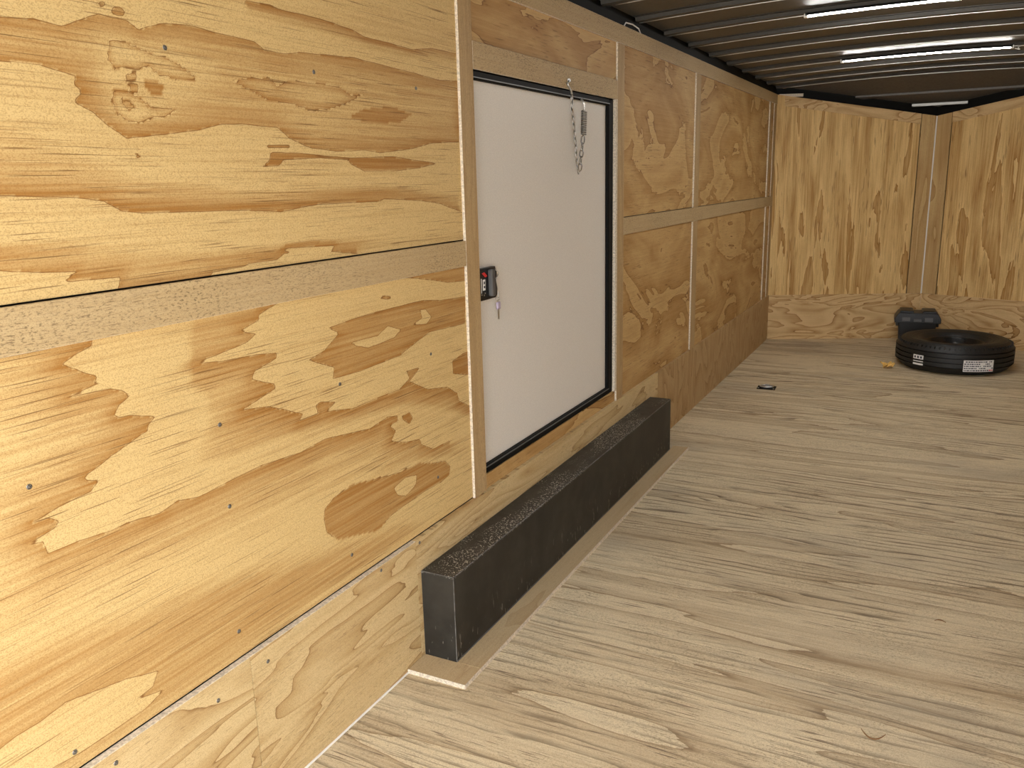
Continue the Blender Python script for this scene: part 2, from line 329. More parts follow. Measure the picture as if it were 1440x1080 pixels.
LOWER = [
 ([(-90,490),(130,470),(129,486),(106,499),(88,512),(111,521),(137,529),(133,536),(142,538),(94,559),(119,554),(156,546),(172,549),(183,556),(167,571),(161,583),(167,587),(183,584),(219,585),(208,599),(208,606),(200,611),(156,642),(119,671),(122,675),(139,675),(128,691),(83,713),(47,734),(67,728),(83,732),(78,742),(39,766),(61,762),(67,778),(83,772),(111,760),(156,746),(178,735),(225,721),(250,704),(280,698),(306,685),(340,668),(368,654),(423,636),(457,617),(490,609),(520,603),(545,586),(559,584),(559,592),(548,599),(557,606),(550,620),(570,622),(590,617),(593,625),(609,631),(632,620),(664,608),(664,640),(560,660),(480,690),(400,720),(300,775),(200,830),(100,880),(-90,960)], 0.042, 0.10, (1, 59), 1),
 ([(410,418),(390,427),(364,443),(364,450),(338,466),(361,469),(347,482),(306,499),(275,511),(311,508),(356,499),(389,496),(389,504),(358,522),(354,533),(386,540),(388,546),(342,576),(378,571),(396,575),(426,582),(421,592),(448,581),(443,571),(451,565),(473,565),(459,578),(496,574),(534,558),(562,547),(576,532),(571,522),(590,517),(587,522),(576,536),(601,547),(629,544),(643,553),(646,564),(664,572),(664,590),(600,575),(560,575),(500,592),(440,610),(380,630),(330,650),(285,658),(270,640),(290,600),(285,560),(262,548),(262,530),(190,533),(240,520),(262,500),(260,480),(268,440)], 0.055, 0.14, (0, 39), 1),
 (P(U4, (800,325),(950,300),(1140,270),(1140,340),(1040,352),(980,340),(880,330)), 0.05, 0.3, None, 1),
 ([(462,461),(495,449),(534,437),(595,422),(618,422),(654,417),(654,455),(604,467),(562,500),(507,522),(468,533),(470,517),(434,507),(457,492),(476,469)], 0.10, 0.35, None, 1),
 (P(U4, (550,655),(690,620),(740,570),(805,590),(770,630),(640,680),(580,670)), 0, 0, None, -1),
 (P(U4, (865,565),(915,530),(900,490),(930,485),(960,525),(935,560)), 0, 0, None, -1),
 (P(U4, (690,430),(720,415),(770,425),(740,435)), 0.3, 0.5, None, 1),
 ([(636,508),(651,497),(660,493),(660,527),(637,526)], 0.3, 0.6, None, 1),
 (P(U6, (810,90),(850,70),(865,100),(850,130),(815,110)), 0.3, 0.6, None, 1),
 (P(U6, (420,560),(470,500),(560,435),(640,420),(800,375),(900,328),(970,330),(1030,318),(1055,345),(1050,390),(1010,425),(930,470),(830,540),(760,590),(690,670),(600,690),(490,717),(430,680),(415,610)), 0.3, 0.6, None, 1),
 (P(U6, (770,455),(830,400),(885,390),(880,440),(830,495),(790,490)), 0, 0, None, -1),
 ([(-90,950),(0,905),(100,865),(200,840),(300,800),(400,775),(560,730),(610,728),(580,760),(450,860),(345,945),(110,1100),(-90,1200)], 0.0, 0.0, None, 3),
 ([(222,944),(178,955),(133,972),(92,988),(56,1016),(22,1036),(0,1054),(-40,1090),(55,1090),(111,1060),(167,1022),(200,1000),(231,970),(190,985),(215,965)], 0, 0, None, -1),
]
def seg_dist(py, pz, a, b):
    d = b-a; L2 = (d*d).sum()+1e-12
    t = np.clip(((py-a[0])*d[0]+(pz-a[1])*d[1])/L2, 0, 1)
    return np.hypot(py-a[0]-t*d[0], pz-a[1]-t*d[1])
def figured_panel(name, y0, y1, z0, z1, shapes, parent, step=0.005, seed=1.0):
    ny = int((y1-y0)/step)+1; nz = int((z1-z0)/step)+1
    ys = np.linspace(y0, y1, ny); zs = np.linspace(z0, z1, nz)
    gy, gz = np.meshgrid(ys, zs); gy = gy.ravel(); gz = gz.ravel()
    sdf = np.full(gy.shape, -1.0); tone = np.zeros(gy.shape)
    for pts, L, floor_, run, sign in shapes:
        poly = np.array([on_wall(q)[1:] for q in pts]); n = len(poly)
        dist = np.full(gy.shape, 9.0); sharp = np.full(gy.shape, 9.0); ins = np.zeros(gy.shape, bool)
        for i in range(n):
            a, b = poly[i], poly[(i+1) % n]
            d = seg_dist(gy, gz, a, b); dist = np.minimum(dist, d)
            if run is None or run[0] <= i < run[1]: sharp = np.minimum(sharp, d)
            c = ((a[1] > gz) != (b[1] > gz)) & (gy < (b[0]-a[0])*(gz-a[1])/(b[1]-a[1]+1e-15)+a[0])
            ins ^= c
        s = np.where(ins, dist, -dist)
        if sign == -1: sdf = np.minimum(sdf, -s)
        elif sign == 4: tone = tone*np.where(ins, 1-0.75*np.clip(s/0.03, 0, 1), 1.0)   # pale halo round the knots
        elif sign == 3:                                    # soft all round: dark towards the middle
            tn = np.clip(s/0.06, 0, 1)*0.55
            tone = np.where(ins, np.maximum(tone, tn), tone); sdf = np.maximum(sdf, s)
        else:
            tn = floor_+(0.88-floor_)*np.exp(-sharp/L)
            soft = np.clip(dist/0.02, 0, 1) if run else 1.0
            near = np.where(sharp < dist+1e-6, 1.0, soft)
            tn = tn*near
            tone = np.where(ins, tn if sign == 2 else np.maximum(tone, tn), tone)
            sdf = np.maximum(sdf, s)
            if sign == 2:                                  # a knot ring: drawn as a closed outline inside a figure
                sdf = np.where(ins, dist, np.where(dist < 0.0035, -0.0035+dist, sdf))
    verts = [(0.0, a, b) for a, b in zip(gy, gz)]
    faces = [(j*ny+i, j*ny+i+1, (j+1)*ny+i+1, (j+1)*ny+i) for j in range(nz-1) for i in range(ny-1)]
    nv = len(verts)
    me = bpy.data.meshes.new(name)
    # sheet edges and back, so the panel has its thickness
    ring = [i for i in range(ny)] + [j*ny+ny-1 for j in range(1, nz)] + [(nz-1)*ny+i for i in range(ny-2, -1, -1)] + [j*ny for j in range(nz-2, 0, -1)]
    back = [(-T, verts[i][1], verts[i][2]) for i in ring]
    verts += back; m = len(ring)
    faces += [(ring[i], nv+i, nv+(i+1) % m, ring[(i+1) % m]) for i in range(m)]
    me.from_pydata(verts, [], faces); me.update()
    bm = bmesh.new(); bm.from_mesh(me); bmesh.ops.recalc_face_normals(bm, faces=bm.faces); bm.to_mesh(me); bm.free()
    for nm, arr in (('sdf', sdf), ('tone', tone)):
        at = me.attributes.new(nm, 'FLOAT', 'POINT')
        full = np.concatenate([arr, arr[ring]]).astype(np.float32); at.data.foreach_set('value', full)
    me.materials.append(MAT['ply_figured'])
    return link(name, me, parent, seed=seed)

B1L, B1R, B2L, B2R, B3L, B3R, B4L, B4R = 2.120, 2.1965, 3.3976, 3.480, 4.618, 4.715, 6.74, 6.80
MT, MBT, RB = 1.158, 1.085, 1.8554
figured_panel('plywood_panel', 0.46, B1L+0.02, MT+0.003, RB+0.03, UPPER, wl, seed=1.3)
figured_panel('plywood_panel', 0.46, B1L+0.02, KICK+0.003, MBT+0.01, LOWER, wl, seed=4.2)
def panel(y0, y1, z0, z1, mat='ply_wall', seed=None, x=0.0, name='plywood_panel', parent=None):
    return MB().box(x-T, x, y0, y1, z0, z1).build(name, mat, parent or wl, seed=seed)
panel(Y0, 0.455, MT+0.003, RB+0.03); panel(Y0, 0.455, KICK-0.03, MBT+0.01)
panel(B1L+0.025, B2L+0.03, 1.70, RB+0.03, seed=3.3)                          # above the door
panel(3.41, B3L+0.04, MT+0.003, RB+0.03, seed=5.7); panel(3.41, B3L+0.04, KICK-0.03, MBT+0.01, seed=6.9)
panel(B3L+0.042, YC, MT+0.003, RB+0.03, seed=8.1); panel(B3L+0.042, YC, KICK-0.03, MBT+0.01, seed=2.6)
panel(B1L+0.025, 3.408, KICK-0.03, 0.412, seed=7.7)                          # sill under the door
# strips
def strip(x0, x1, y0, y1, z0, z1, mat, name, seed=None, parent=None):
    o = MB().box(x0, x1, y0, y1, z0, z1).build(name, mat, parent or wl, bevel=0.0008, seed=seed)
    o.data.materials.append(MAT['raw_edge'])
    for q in o.data.polygons:
        if abs(q.normal.x) < 0.9 and not (name == 'joint_strip' and q.normal.z > 0): q.material_index = 1  # pale ply edges also paint edge light; joint strip tops stay dark
    return o
strip(0, T, 0.51, B1L-0.001, MBT, MT, 'strip_w', 'joint_strip', 1.1); strip(0, T, Y0, 0.45, MBT, MT, 'strip_w', 'joint_strip', 1.9)
strip(0, T, B2R+0.0005, YC-0.02, MBT, MT, 'strip_w', 'joint_strip', 2.2)
strip(0, T, Y0, YC-0.005, RB, ZT, 'strip_w', 'top_strip', 3.7)
strip(0, T, B1R+0.0005, B2L-0.0005, 1.635, 1.7094, 'strip_w', 'door_header', 4.4)
for a, b, z0, z1 in ((0.45, 0.51, KICK, RB), (B1L, B1R, KICK, RB-0.0005), (B2L, B2R, KICK, RB-0.0005),
                     (B3L, B3R, KICK, MBT), (B3L, B3R, MT+0.0005, RB-0.0005), (B4L, B4R, KICK, MBT), (B4L, B4R, MT+0.0005, RB-0.0005)):
    strip(0, T, a, b, z0, z1, 'strip_v', 'upright_strip')
strip(0, 0.006, 6.93, YC-0.004, KICK, RB, 'strip_v', 'upright_strip')
# black frame tube between the wall top and the roof
MB().box(-0.05, -0.006, Y0, YC+0.02, ZT-0.03, 1.992).build('top_tube', 'tube', wl)
MB().box(-0.054, -0.0095, YC-0.05, YC+0.08, -0.01, ZT-0.031).build('corner_filler', 'tube', wl)  # unseen filler added to block sky leaking in at the corner

# kick boards along the floor
bb = MB().box(-0.03, -0.02, Y0, YC, 0.0, KICK-0.05).build('baseboard_left', 'skin')
struct(bb, 'tall plywood kick boards along the foot of the left wall', 'baseboard')
for a, b, m, sd in ((Y0, 1.142, 'ply_kick', 1.2), (1.144, 1.774, 'ply_kick', 3.9), (1.776, 4.00, 'ply_kick', 6.1), (4.002, YC-0.004, 'ply_kick_v', 2.8)):
    MB().box(0, TK, a, b, 0.0, KICK-0.002).build('kick_board', m, bb, seed=sd)
    MB().box(0, TK, a, b, KICK-0.002, KICK).build('board_edge', 'raw_edge' if b < 2 else m, bb, seed=sd)
cb = MB().tube([(TK+0.002, Y0, 0.002), (TK+0.002, 1.70, 0.002)], 0.003, 6).build('trim_1', 'pale_line')  # thin off-white line along the floor joint, no particular material
struct(cb, 'thin pale bead where the kick boards meet the floor', 'trim')

# ---- right wall (outside the frame) and its kick boards
wr = MB().box(W+0.055, W+0.065, Y0, YC+0.02, -0.05, 2.02).build('wall_right', 'skin')
struct(wr, 'right plywood wall of the trailer', 'wall')
for i, a in enumerate(np.arange(Y0, YC-0.1, 1.2217)):
    b = min(a+1.22, YC)
    MB().box(W, W+T, a, b, MT+0.003, ZT).build('plywood_panel', 'ply_wall', wr, seed=i*1.1)
    MB().box(W, W+T, a, b, 0, MT).build('plywood_panel', 'ply_wall', wr, seed=i*1.7+0.5)
MB().box(W+0.006, W+0.05, Y0, YC+0.02, ZT-0.03, 1.992).build('top_tube', 'tube', wr)
MB().box(W+0.0095, W+0.054, YC-0.05, YC+0.08, -0.01, ZT-0.031).build('corner_filler', 'tube', wr)  # same added sky-blocking filler at the right corner

# ---- front: shallow vee nose, its top edge falls towards the point
SL = 0.42
def ztop(y): return ZT-SL*(y-YC)
NL = math.hypot(APX, APY-YC); NA = math.atan2(APY-YC, APX)
def nose(side):
    """local frame: x runs along the wall from the corner to the point, y points out of the room"""
    s = 1 if side == 'left' else -1
    loc = (0 if s > 0 else W, YC, 0); rz = NA if s > 0 else math.pi-NA
    zt = lambda x: ZT-SL*(APY-YC)*x/NL
    out = lambda y0, y1: (y0*s, y1*s)
    def slab(x0, x1, z0, z1a, z1b, y0, y1):
        a, b = (y0, y1) if s > 0 else (-y1, -y0)
        return MB().prism([(x0, a, z0), (x1, a, z0), (x1, a, z1b), (x0, a, z1a)], (0, b-a, 0))
    root = slab(-0.02, NL+0.10, -0.05, ZT+0.03, zt(NL)+0.03, 0.055, 0.065).build('wall_front_'+side, 'skin', None, loc, rz)
    struct(root, side+' half of the plywood vee nose at the front', 'wall')
    x1 = NL-0.002; xp = NL-0.119
    slab(0.0, xp, KICK-0.02, zt(0)-0.012, zt(xp)-0.012, 0.0, T).build('plywood_panel', 'ply_nose', root, seed=2.3 if s > 0 else 6.6)
    kb = slab(0.012, x1, 0.0, KICK, KICK, -T-0.001, 0.0).build('kick_board', 'ply_nose_kick', root, seed=1.5 if s > 0 else 4.9)
    # corner upright, point upright, top strip
    slab(0.004, 0.062, KICK+0.001, zt(0), zt(0.06), -T, 0.0).build('upright_strip', 'ply_nose', root, seed=3.1)
    slab(NL-0.112, NL-0.001, KICK+0.001, zt(NL-0.112), zt(NL), -0.002, T).build('upright_strip', 'nose_strip', root, seed=8.3 if s > 0 else 7.4)
    a, b = (-T, 0.0) if s > 0 else (0.0, T)
    MB().prism([(0.063, a, zt(0.063)-0.075), (xp, a, zt(xp)-0.075), (xp, a, zt(xp)), (0.063, a, zt(0.063))], (0, b-a, 0)).build('top_strip', 'ply_nose_kick', root, seed=5.3)
    # black rim behind the top edge
    a, b = (0.010, 0.05) if s > 0 else (-0.05, -0.010)
    MB().prism([(-0.02, a, ZT-0.06), (NL+0.01, a, zt(NL)-0.06), (NL+0.01, a, zt(NL)+0.075), (-0.02, a, ZT+0.075)], (0, b-a, 0)).build('top_tube', 'tube', root)
    return root
nl = nose('left'); nr = nose('right')
pb = MB().tube([(APX, APY-0.006, KICK-0.12), (APX, APY-0.006, ztop(APY)-0.002)], 0.005, 8).build('trim_2', 'pale_line')  # added bead replaces the white line of sky showing at the apex
struct(pb, 'thin pale bead added as a bright line down the point of the vee nose', 'trim')

# ---- ceiling: roof sheet with a slight crown, hat-section bows, sloped cap over the nose
def crown(x): return 0.035*(1-((x-W/2)/(W/2))**2)
XS = np.linspace(-0.06, W+0.06, 25)
def arch(z0, y0, y1, th):
    b = MB(); vs = []
    for x in XS:
        c = z0+crown(min(max(x, 0), W)); vs += [(x, y0, c), (x, y1, c), (x, y1, c+th), (x, y0, c+th)]
    fs = []
    for i in range(len(XS)-1):
        o = i*4
        fs += [(o+k, o+(k+1) % 4, o+4+(k+1) % 4, o+4+k) for k in range(4)]
    fs += [(0, 1, 2, 3), tuple(len(vs)-4+k for k in (3, 2, 1, 0))]
    return b.add(vs, fs)
ce = arch(1.983, Y0, 7.06, 0.004).build('ceiling', 'roof')
struct(ce, 'dark ribbed metal roof with crosswise bows and a sloped front cap', 'ceiling')
def bow_profile(y):   # hat section: flanges up against the sheet, crown hanging down
    return [(y-0.050, 0.015), (y-0.028, 0.015), (y-0.022, 0.0), (y+0.022, 0.0), (y+0.028, 0.015), (y+0.050, 0.015), (y+0.050, 0.0175), (y-0.050, 0.0175)]
BOWS = [-0.15, 0.29, 0.73, 1.17, 1.59, 2.01, 2.42, 2.83, 3.24, 3.65, 4.06, 4.48, 4.90, 5.33, 5.76, 6.18, 6.60, 6.98]
xb = np.linspace(0.004, W-0.004, 21)
pr = bow_profile(0.0); n = len(pr); vs = []; fs = []
for x in xb: vs += [(x, a, 1.966+crown(x)+b) for a, b in pr]
for i in range(len(xb)-1): fs += [(i*n+k, i*n+(k+1) % n, (i+1)*n+(k+1) % n, (i+1)*n+k) for k in range(n)]
fs += [tuple(range(n)), tuple((len(xb)-1)*n+k for k in range(n-1, -1, -1))]
first = MB().add(vs, fs).build('roof_bow', 'bow', ce, (0, BOWS[0], 0))
glint0 = MB().tube([(x, 0.0225, 1.9655+crown(x)) for x in xb], 0.003, 6).build('bow_glint', 'zinc', first, smooth=True)  # added bright bead draws the light caught along each bow edge
for y in BOWS[1:]:
    o = link('roof_bow', first.data, ce, (0, y, 0)); link('bow_glint', glint0.data, o)
# sloped cap
capz = lambda y: 1.985-SL*(y-7.06)
cap = MB().prism([(-0.08, 7.02, capz(7.06)+0.012), (W+0.08, 7.02, capz(7.06)+0.012), (W+0.08, 7.20, capz(7.20)), (APX+0.08, APY+0.14, capz(APY+0.14)), (APX-0.08, APY+0.14, capz(APY+0.14)), (-0.08, 7.20, capz(7.20))], (0, 0, 0.004)).build('front_cap', 'roof', ce)
MB().prism([(0.55, 7.26, capz(7.26)-0.016), (W-0.55, 7.26, capz(7.26)-0.016), (W-0.55, 7.29, capz(7.29)-0.016), (0.55, 7.29, capz(7.29)-0.016)], (0, 0, 0.018)).build('roof_bow', 'roof', ce)

# ---- door (escape hatch) in the left wall
XD = -0.016
dr = MB().box(XD-0.02, XD, B1L+0.02, 3.352, 0.425, 1.625).build('door_1', 'door')
struct(dr, 'pale grey aluminium escape door in a black rubber frame above the wheel box', 'door')
for (a, b, c, d) in ((B1L+0.03, 3.345, 1.609, 1.635), (B1L+0.03, 3.345, 0.412, 0.440), (3.322, 3.374, 0.412, 1.635), (B1L+0.005, B1L+0.035, 0.412, 1.635)):
    MB().box(XD-0.03, -0.001, a, b, c, d).build('door_seal', 'seal', dr, bevel=0.004)
for (a, b, c, d) in ((B1L+0.03, 3.33, 1.6135, 1.6165), (B1L+0.03, 3.33, 0.4335, 0.4365)):
    MB().box(-0.003, 0.001, a, b, c, d).build('seal_lip', 'grey_plastic', dr)
MB().box(-0.05, T, 3.376, B2L-0.0005, 0.412, 1.635).build('door_jamb', 'raw_edge', dr, bevel=0.0005)
# latch
ly0, ly1, lz0, lz1 = 2.190, 2.322, 0.968, 1.066
lt = MB().prism([(XD, ly0, lz0), (XD, ly1-0.010, lz0), (XD, ly1, lz0+0.008), (XD, ly1, lz1-0.012), (XD, ly1-0.010, lz1), (XD, ly0, lz1)], (0.016, 0, 0)).build('latch', 'black_plastic', dr, bevel=0.0015)
lt['label'] = 'black latch plate with grey pull bar and small print'
MB().prism([(0.0, 2.262, 0.978), (0.0, 2.285, 0.978), (0.0, 2.283, 1.060), (0.0, 2.260, 1.060)], (0.016, 0, 0)).build('pull_bar', 'grey_plastic', lt, bevel=0.003)
MB().prism([(0.0, 2.224, 1.052), (0.0, 2.238, 1.054), (0.0, 2.256, 1.041), (0.0, 2.244, 1.038)], (0.002, 0, 0)).build('red_arrow', 'red', lt)
MB().box(0.0, 0.0012, 2.229, 2.243, 0.999, 1.032).build('white_label', 'white', lt)
for a, b, c, d in ((2.232, 2.240, 1.018, 1.026), (2.232, 2.240, 1.006, 1.013)): MB().box(0.001, 0.0018, a, b, c, d).build('label_mark', 'ink', lt)
MB().box(0.0, 0.001, 2.218, 2.221, 0.992, 1.036).build('print_line', 'white', lt)
for a, c in ((2.220, 0.987), (2.235, 0.984), (2.241, 0.990), (2.196, 0.975), (2.314, 1.060), (2.196, 1.048)):
    MB().tube([(-0.001, a, c), (0.0015, a, c)], 0.0022, 8).build('rivet', 'zinc', lt)

# ---- screws in the near panels and kick boards (one head mesh shared)
sm = MB().lathe([(0.0, 0.0016), (0.0012, 0.0014), (0.0016, 0.0003), (0.0028, 0.0009), (0.0042, 0.0012), (0.0048, 0.0)], 10)
sm.v = [(z, x, y) for x, y, z in sm.v]
sc0 = None
for y, z in ((1.115, 1.562), (1.510, 1.560), (1.909, 1.559), (1.919, 0.862), (1.519, 0.867), (1.144, 0.870), (0.751, 0.877), (1.146, 0.698), (1.516, 0.433), (1.134, 0.425), (0.752, 0.400), (1.926, 0.499)):
    if sc0 is None: sc0 = sm.build('screw', 'dark_zinc', wl, (0, y, z), smooth=True)
    else: link('screw', sc0.data, wl, (0, y, z))
for q in ((163, 1073), (307, 985), (377, 930), (536, 802), (590, 763), (1104, 450)):
    w_ = on_wall(q, TK)
    if q[0] < 1000: link('screw', sc0.data, bb, (TK, w_[1], w_[2]))

# ================================================================== THINGS
# ---- wheel box
wb = empty('wheel_box', (0.065, 2.83, 0.0))
tag(wb, 'long low black box over the wheels at the foot of the left wall', 'wheel box')
bx0, bx1, by0, by1, bz = TK+0.001, 0.121, 1.79, 3.868, 0.270
ox, oy = 0.065, 2.83
cov = MB().box(bx0-ox, bx1-ox, by0-oy, by1-oy, 0.0, bz).build('cover', MAT['box'], wb, bevel=0.0016)
cov.data.materials.append(MAT['worn'])
for q in cov.data.polygons:
    if max(abs(c) for c in q.normal) < 0.95: q.material_index = 1     # paint rubbed off the folds
for (x0, x1, y0, y1) in ((bx1+0.0005, 0.197, by0-0.0005, 3.930), (bx0, 0.197, 1.702, by0-0.001)):
    MB().box(x0-ox, x1-ox, y0-oy, y1-oy, 0.0, 0.012).build('base_board', 'board', wb, bevel=0.001)
MB().box(0.197-ox, 0.1985-ox, 1.702-oy, 3.930-oy, 0.0, 0.0125).build('board_edge', 'raw_edge', wb)
MB().box(bx0-ox, 0.197-ox, 1.7005-oy, 1.702-oy, 0.0, 0.0125).build('board_edge', 'raw_edge', wb)
MB().box(bx1-ox, bx1+0.0018-ox, by0-oy, by1-oy, 0.012, 0.0155).build('sealant_bead', 'grey_plastic', wb)

# ---- spare tire lying flat
tx, ty = 1.376, 6.46; R = 0.368; H = 0.205
tr = empty('spare_tire', (tx, ty, 0.0)); tag(tr, 'black spare trailer tire lying flat on the floor, white stickers on its tread', 'tire')
def zc(t): return t*H
prof = [(0.205, zc(0.20)), (0.212, zc(0.13)), (0.235, zc(0.055)), (0.270, zc(0.012)), (0.300, 0.0), (0.322, zc(0.03)), (0.338, zc(0.09)), (0.350, zc(0.16))]
z = 0.17
gro = [0.27, 0.42, 0.58, 0.73]
for gpos in gro:
    prof += [(R-0.004*abs(gpos-0.5), zc(gpos-0.022)), (R-0.012, zc(gpos-0.016)), (R-0.012, zc(gpos+0.016)), (R-0.004*abs(gpos-0.5), zc(gpos+0.022))]
prof += [(0.350, zc(0.84)), (0.338, zc(0.91)), (0.322, zc(0.97)), (0.318, zc(0.968)), (0.314, zc(0.978)), (0.300, H), (0.285, zc(0.995)), (0.270, zc(0.985)), (0.266, zc(0.970)), (0.260, zc(0.972)), (0.238, zc(0.935)), (0.232, zc(0.942)), (0.214, zc(0.87)), (0.205, zc(0.82)), (0.196, zc(0.79)),
         (0.200, zc(0.75)), (0.26, zc(0.80)), (0.32, zc(0.80)), (0.338, zc(0.65)), (0.338, zc(0.35)), (0.32, zc(0.20)), (0.26, zc(0.20)), (0.200, zc(0.25))]
MB().lathe(prof, 112, closed=True).build('casing', 'rubber', tr, smooth=False)
# tread siping: shallow notches on the shoulders
for k in range(72):
    a = k*2*math.pi/72
    m = MB().box(-0.006, 0.006, -0.0035, 0.0035, -0.016, 0.016)
    if k == 0: lug0 = m.build('shoulder_lug', 'rubber', tr, (0.347*math.cos(a), 0.347*math.sin(a), zc(0.83)), a)
    else: link('shoulder_lug', lug0.data, tr, (0.347*math.cos(a), 0.347*math.sin(a), zc(0.83)), a)
# wheel rim inside the casing
MB().lathe([(0.199, zc(0.80)), (0.193, zc(0.815)), (0.188, zc(0.80)), (0.186, zc(0.72)), (0.176, zc(0.68)), (0.168, zc(0.45)), (0.172, zc(0.40)), (0.168, zc(0.37)), (0.168, zc(0.25)), (0.190, zc(0.20)), (0.196, zc(0.22))], 72).build('rim', 'rim', tr, smooth=True)
def sticker(a0, a1, z0, z1, name, mat, rad=R+0.001, skew=0.0, n=8, parent=None, th=0.0012):
    vs = []
    for i in range(n+1):
        a = a0+(a1-a0)*i/n; z_ = skew*i/n
        for r in (rad, rad+th):
            for zz in (z0, z1): vs.append((r*math.cos(a), r*math.sin(a), zz+z_))
    fs = []
    for i in range(n):
        o = i*4
        fs += [(o+2, o+6, o+7, o+3), (o, o+1, o+5, o+4), (o+1, o+3, o+7, o+5), (o, o+4, o+6, o+2)]
    fs += [(0, 2, 3, 1), (n*4, n*4+1, n*4+3, n*4+2)]
    return MB().add(vs, fs).build(name, mat, parent or tr, smooth=False)
def ang(px):    # bearing on the tread of a pixel column
    v = ray((px, 510)); p = CAM[:2]-np.array([tx, ty]); d = v[:2]/np.linalg.norm(v[:2])
    b = p@d; c = p@p-R*R; t = -b-math.sqrt(max(b*b-c, 0)); q = p+d*t
    return math.atan2(q[1], q[0])
a0, a1 = ang(1355), ang(1397)
st = sticker(a0, a1, 0.036, 0.112, 'paper_sticker', 'white')
st['label'] = 'large white paper sticker with rows of dark print'
rng = random.Random(4)
for row in range(5):
    a = a0+0.012
    while a < a1-0.03:
        w_ = rng.uniform(0.012, 0.035); zz = 0.041+row*0.0142
        if rng.random() < 0.9:
            sticker(a, min(a+w_, a1-0.01), zz, zz+0.0075, 'print_mark', 'red' if (a > a1-0.10 and row == 0) else 'ink', R+0.0022, n=1, th=0.0006, parent=st)
        a += w_+rng.uniform(0.007, 0.014)
b0, b1 = ang(1284), ang(1298)
s2 = sticker(b0, b1, 0.090, 0.118, 'size_sticker', 'white'); s2['label'] = 'small white sticker with dark characters'
for k in range(3): sticker(b0+0.02+k*(b1-b0)*0.3, b0+0.02+k*(b1-b0)*0.3+0.035, 0.096, 0.111, 'print_mark', 'ink', R+0.0022, n=1, th=0.0006, parent=s2)
sticker(b0, b1, 0.072, 0.078, 'size_sticker', 'white'); sticker(b0, b1, 0.050, 0.062, 'size_sticker', 'white')

# ---- battery box behind the tire
bt = empty('battery_box', (1.118, 7.20, 0.0)); bt.scale = (0.82, 0.9, 1.0); bt.rotation_euler = (0, 0, math.radians(4))
tag(bt, 'black plastic battery box with ribbed lid behind the spare tire', 'battery box')
def frustum(x0, x1, y0, y1, z0, X0, X1, Y0_, Y1, z1):
    return MB().add([(x0, y0, z0), (x1, y0, z0), (x1, y1, z0), (x0, y1, z0), (X0, Y0_, z1), (X1, Y0_, z1), (X1, Y1, z1), (X0, Y1, z1)],
                    [(3, 2, 1, 0), (4, 5, 6, 7), (0, 1, 5, 4), (1, 2, 6, 5), (2, 3, 7, 6), (3, 0, 4, 7)])
frustum(-0.150, 0.150, -0.085, 0.085, 0.0, -0.162, 0.162, -0.095, 0.095, 0.185).build('body', 'black_plastic', bt, bevel=0.006)
lid = MB().prism([(-0.198, -0.108, 0.180), (0.198, -0.108, 0.180), (0.198, -0.108, 0.215), (0.165, -0.108, 0.258), (-0.165, -0.108, 0.258), (-0.198, -0.108, 0.215)], (0, 0.216, 0)).build('lid', 'black_plastic', bt, bevel=0.004)
for a, b in ((-0.155, -0.038), (0.038, 0.155)):
    MB().box(a, b, -0.102, 0.102, 0.256, 0.274).build('raised_rib', 'black_plastic', lid, bevel=0.005)
    MB().box(a+0.02, b-0.025, -0.114, -0.107, 0.192, 0.226).build('front_boss', 'grey_plastic', lid, bevel=0.003)
MB().box(-0.035, 0.035, -0.113, -0.107, 0.190, 0.213).build('front_boss', 'grey_plastic', lid, bevel=0.003)
for a in (-0.187, -0.172, 0.172, 0.187):
    MB().box(a-0.004, a+0.004, -0.113, -0.107, 0.184, 0.222).build('end_rib', 'black_plastic', lid, bevel=0.001)
for s in (-1, 1):
    MB().box(min(s*0.160, s*0.184), max(s*0.160, s*0.184), -0.06, 0.06, 0.148, 0.180).build('carry_lug', 'black_plastic', bt, bevel=0.004)

# ---- floor tie-down ring
q = on_floor((1078, 545.5))
dt = empty('tie_down_ring', (q[0], q[1], 0.0), 0.06); tag(dt, 'zinc tie-down ring in a floor plate near the left wall', 'tie-down')
MB().box(-0.056, 0.056, -0.046, 0.046, 0.0, 0.004).build('plate', 'tube', dt, bevel=0.001)
ringp = [(0.040*math.cos(t), 0.026*math.sin(t), 0.012) for t in np.linspace(0, 2*math.pi, 25)[:-1]]
MB().tube(ringp, 0.0055, 8, closed=True).build('ring', 'zinc', dt, smooth=True)
MB().box(-0.012, 0.012, 0.018, 0.036, 0.004, 0.020).build('clip', 'zinc', dt, bevel=0.002)
for a in (-0.046, 0.046):
    MB().tube([(a, -0.034, 0.003), (a, -0.034, 0.007)], 0.005, 8).build('bolt', 'zinc', dt)

# ---- clump of golden curls by the tire
q = on_floor((1253, 518)); rng = random.Random(9)
cl = empty('shaving_clump', (q[0], q[1], 0.0)); tag(cl, 'small clump of golden curled shavings on the floor beside the spare tire', 'shavings')
for k in range(9):
    cx_, cy_ = rng.uniform(-0.05, 0.03), rng.uniform(-0.02, 0.03); a = rng.uniform(0, 6); r_ = rng.uniform(0.008, 0.016)
    path = [(cx_+r_*math.cos(a+t)+0.004*t*math.cos(a), cy_+r_*math.sin(a+t), 0.005+0.016*abs(math.sin(t*0.7+a))+0.004*t) for t in np.linspace(0, 5.2, 14)]
    MB().tube(path, 0.005, 5).build('curl', 'brass', cl)

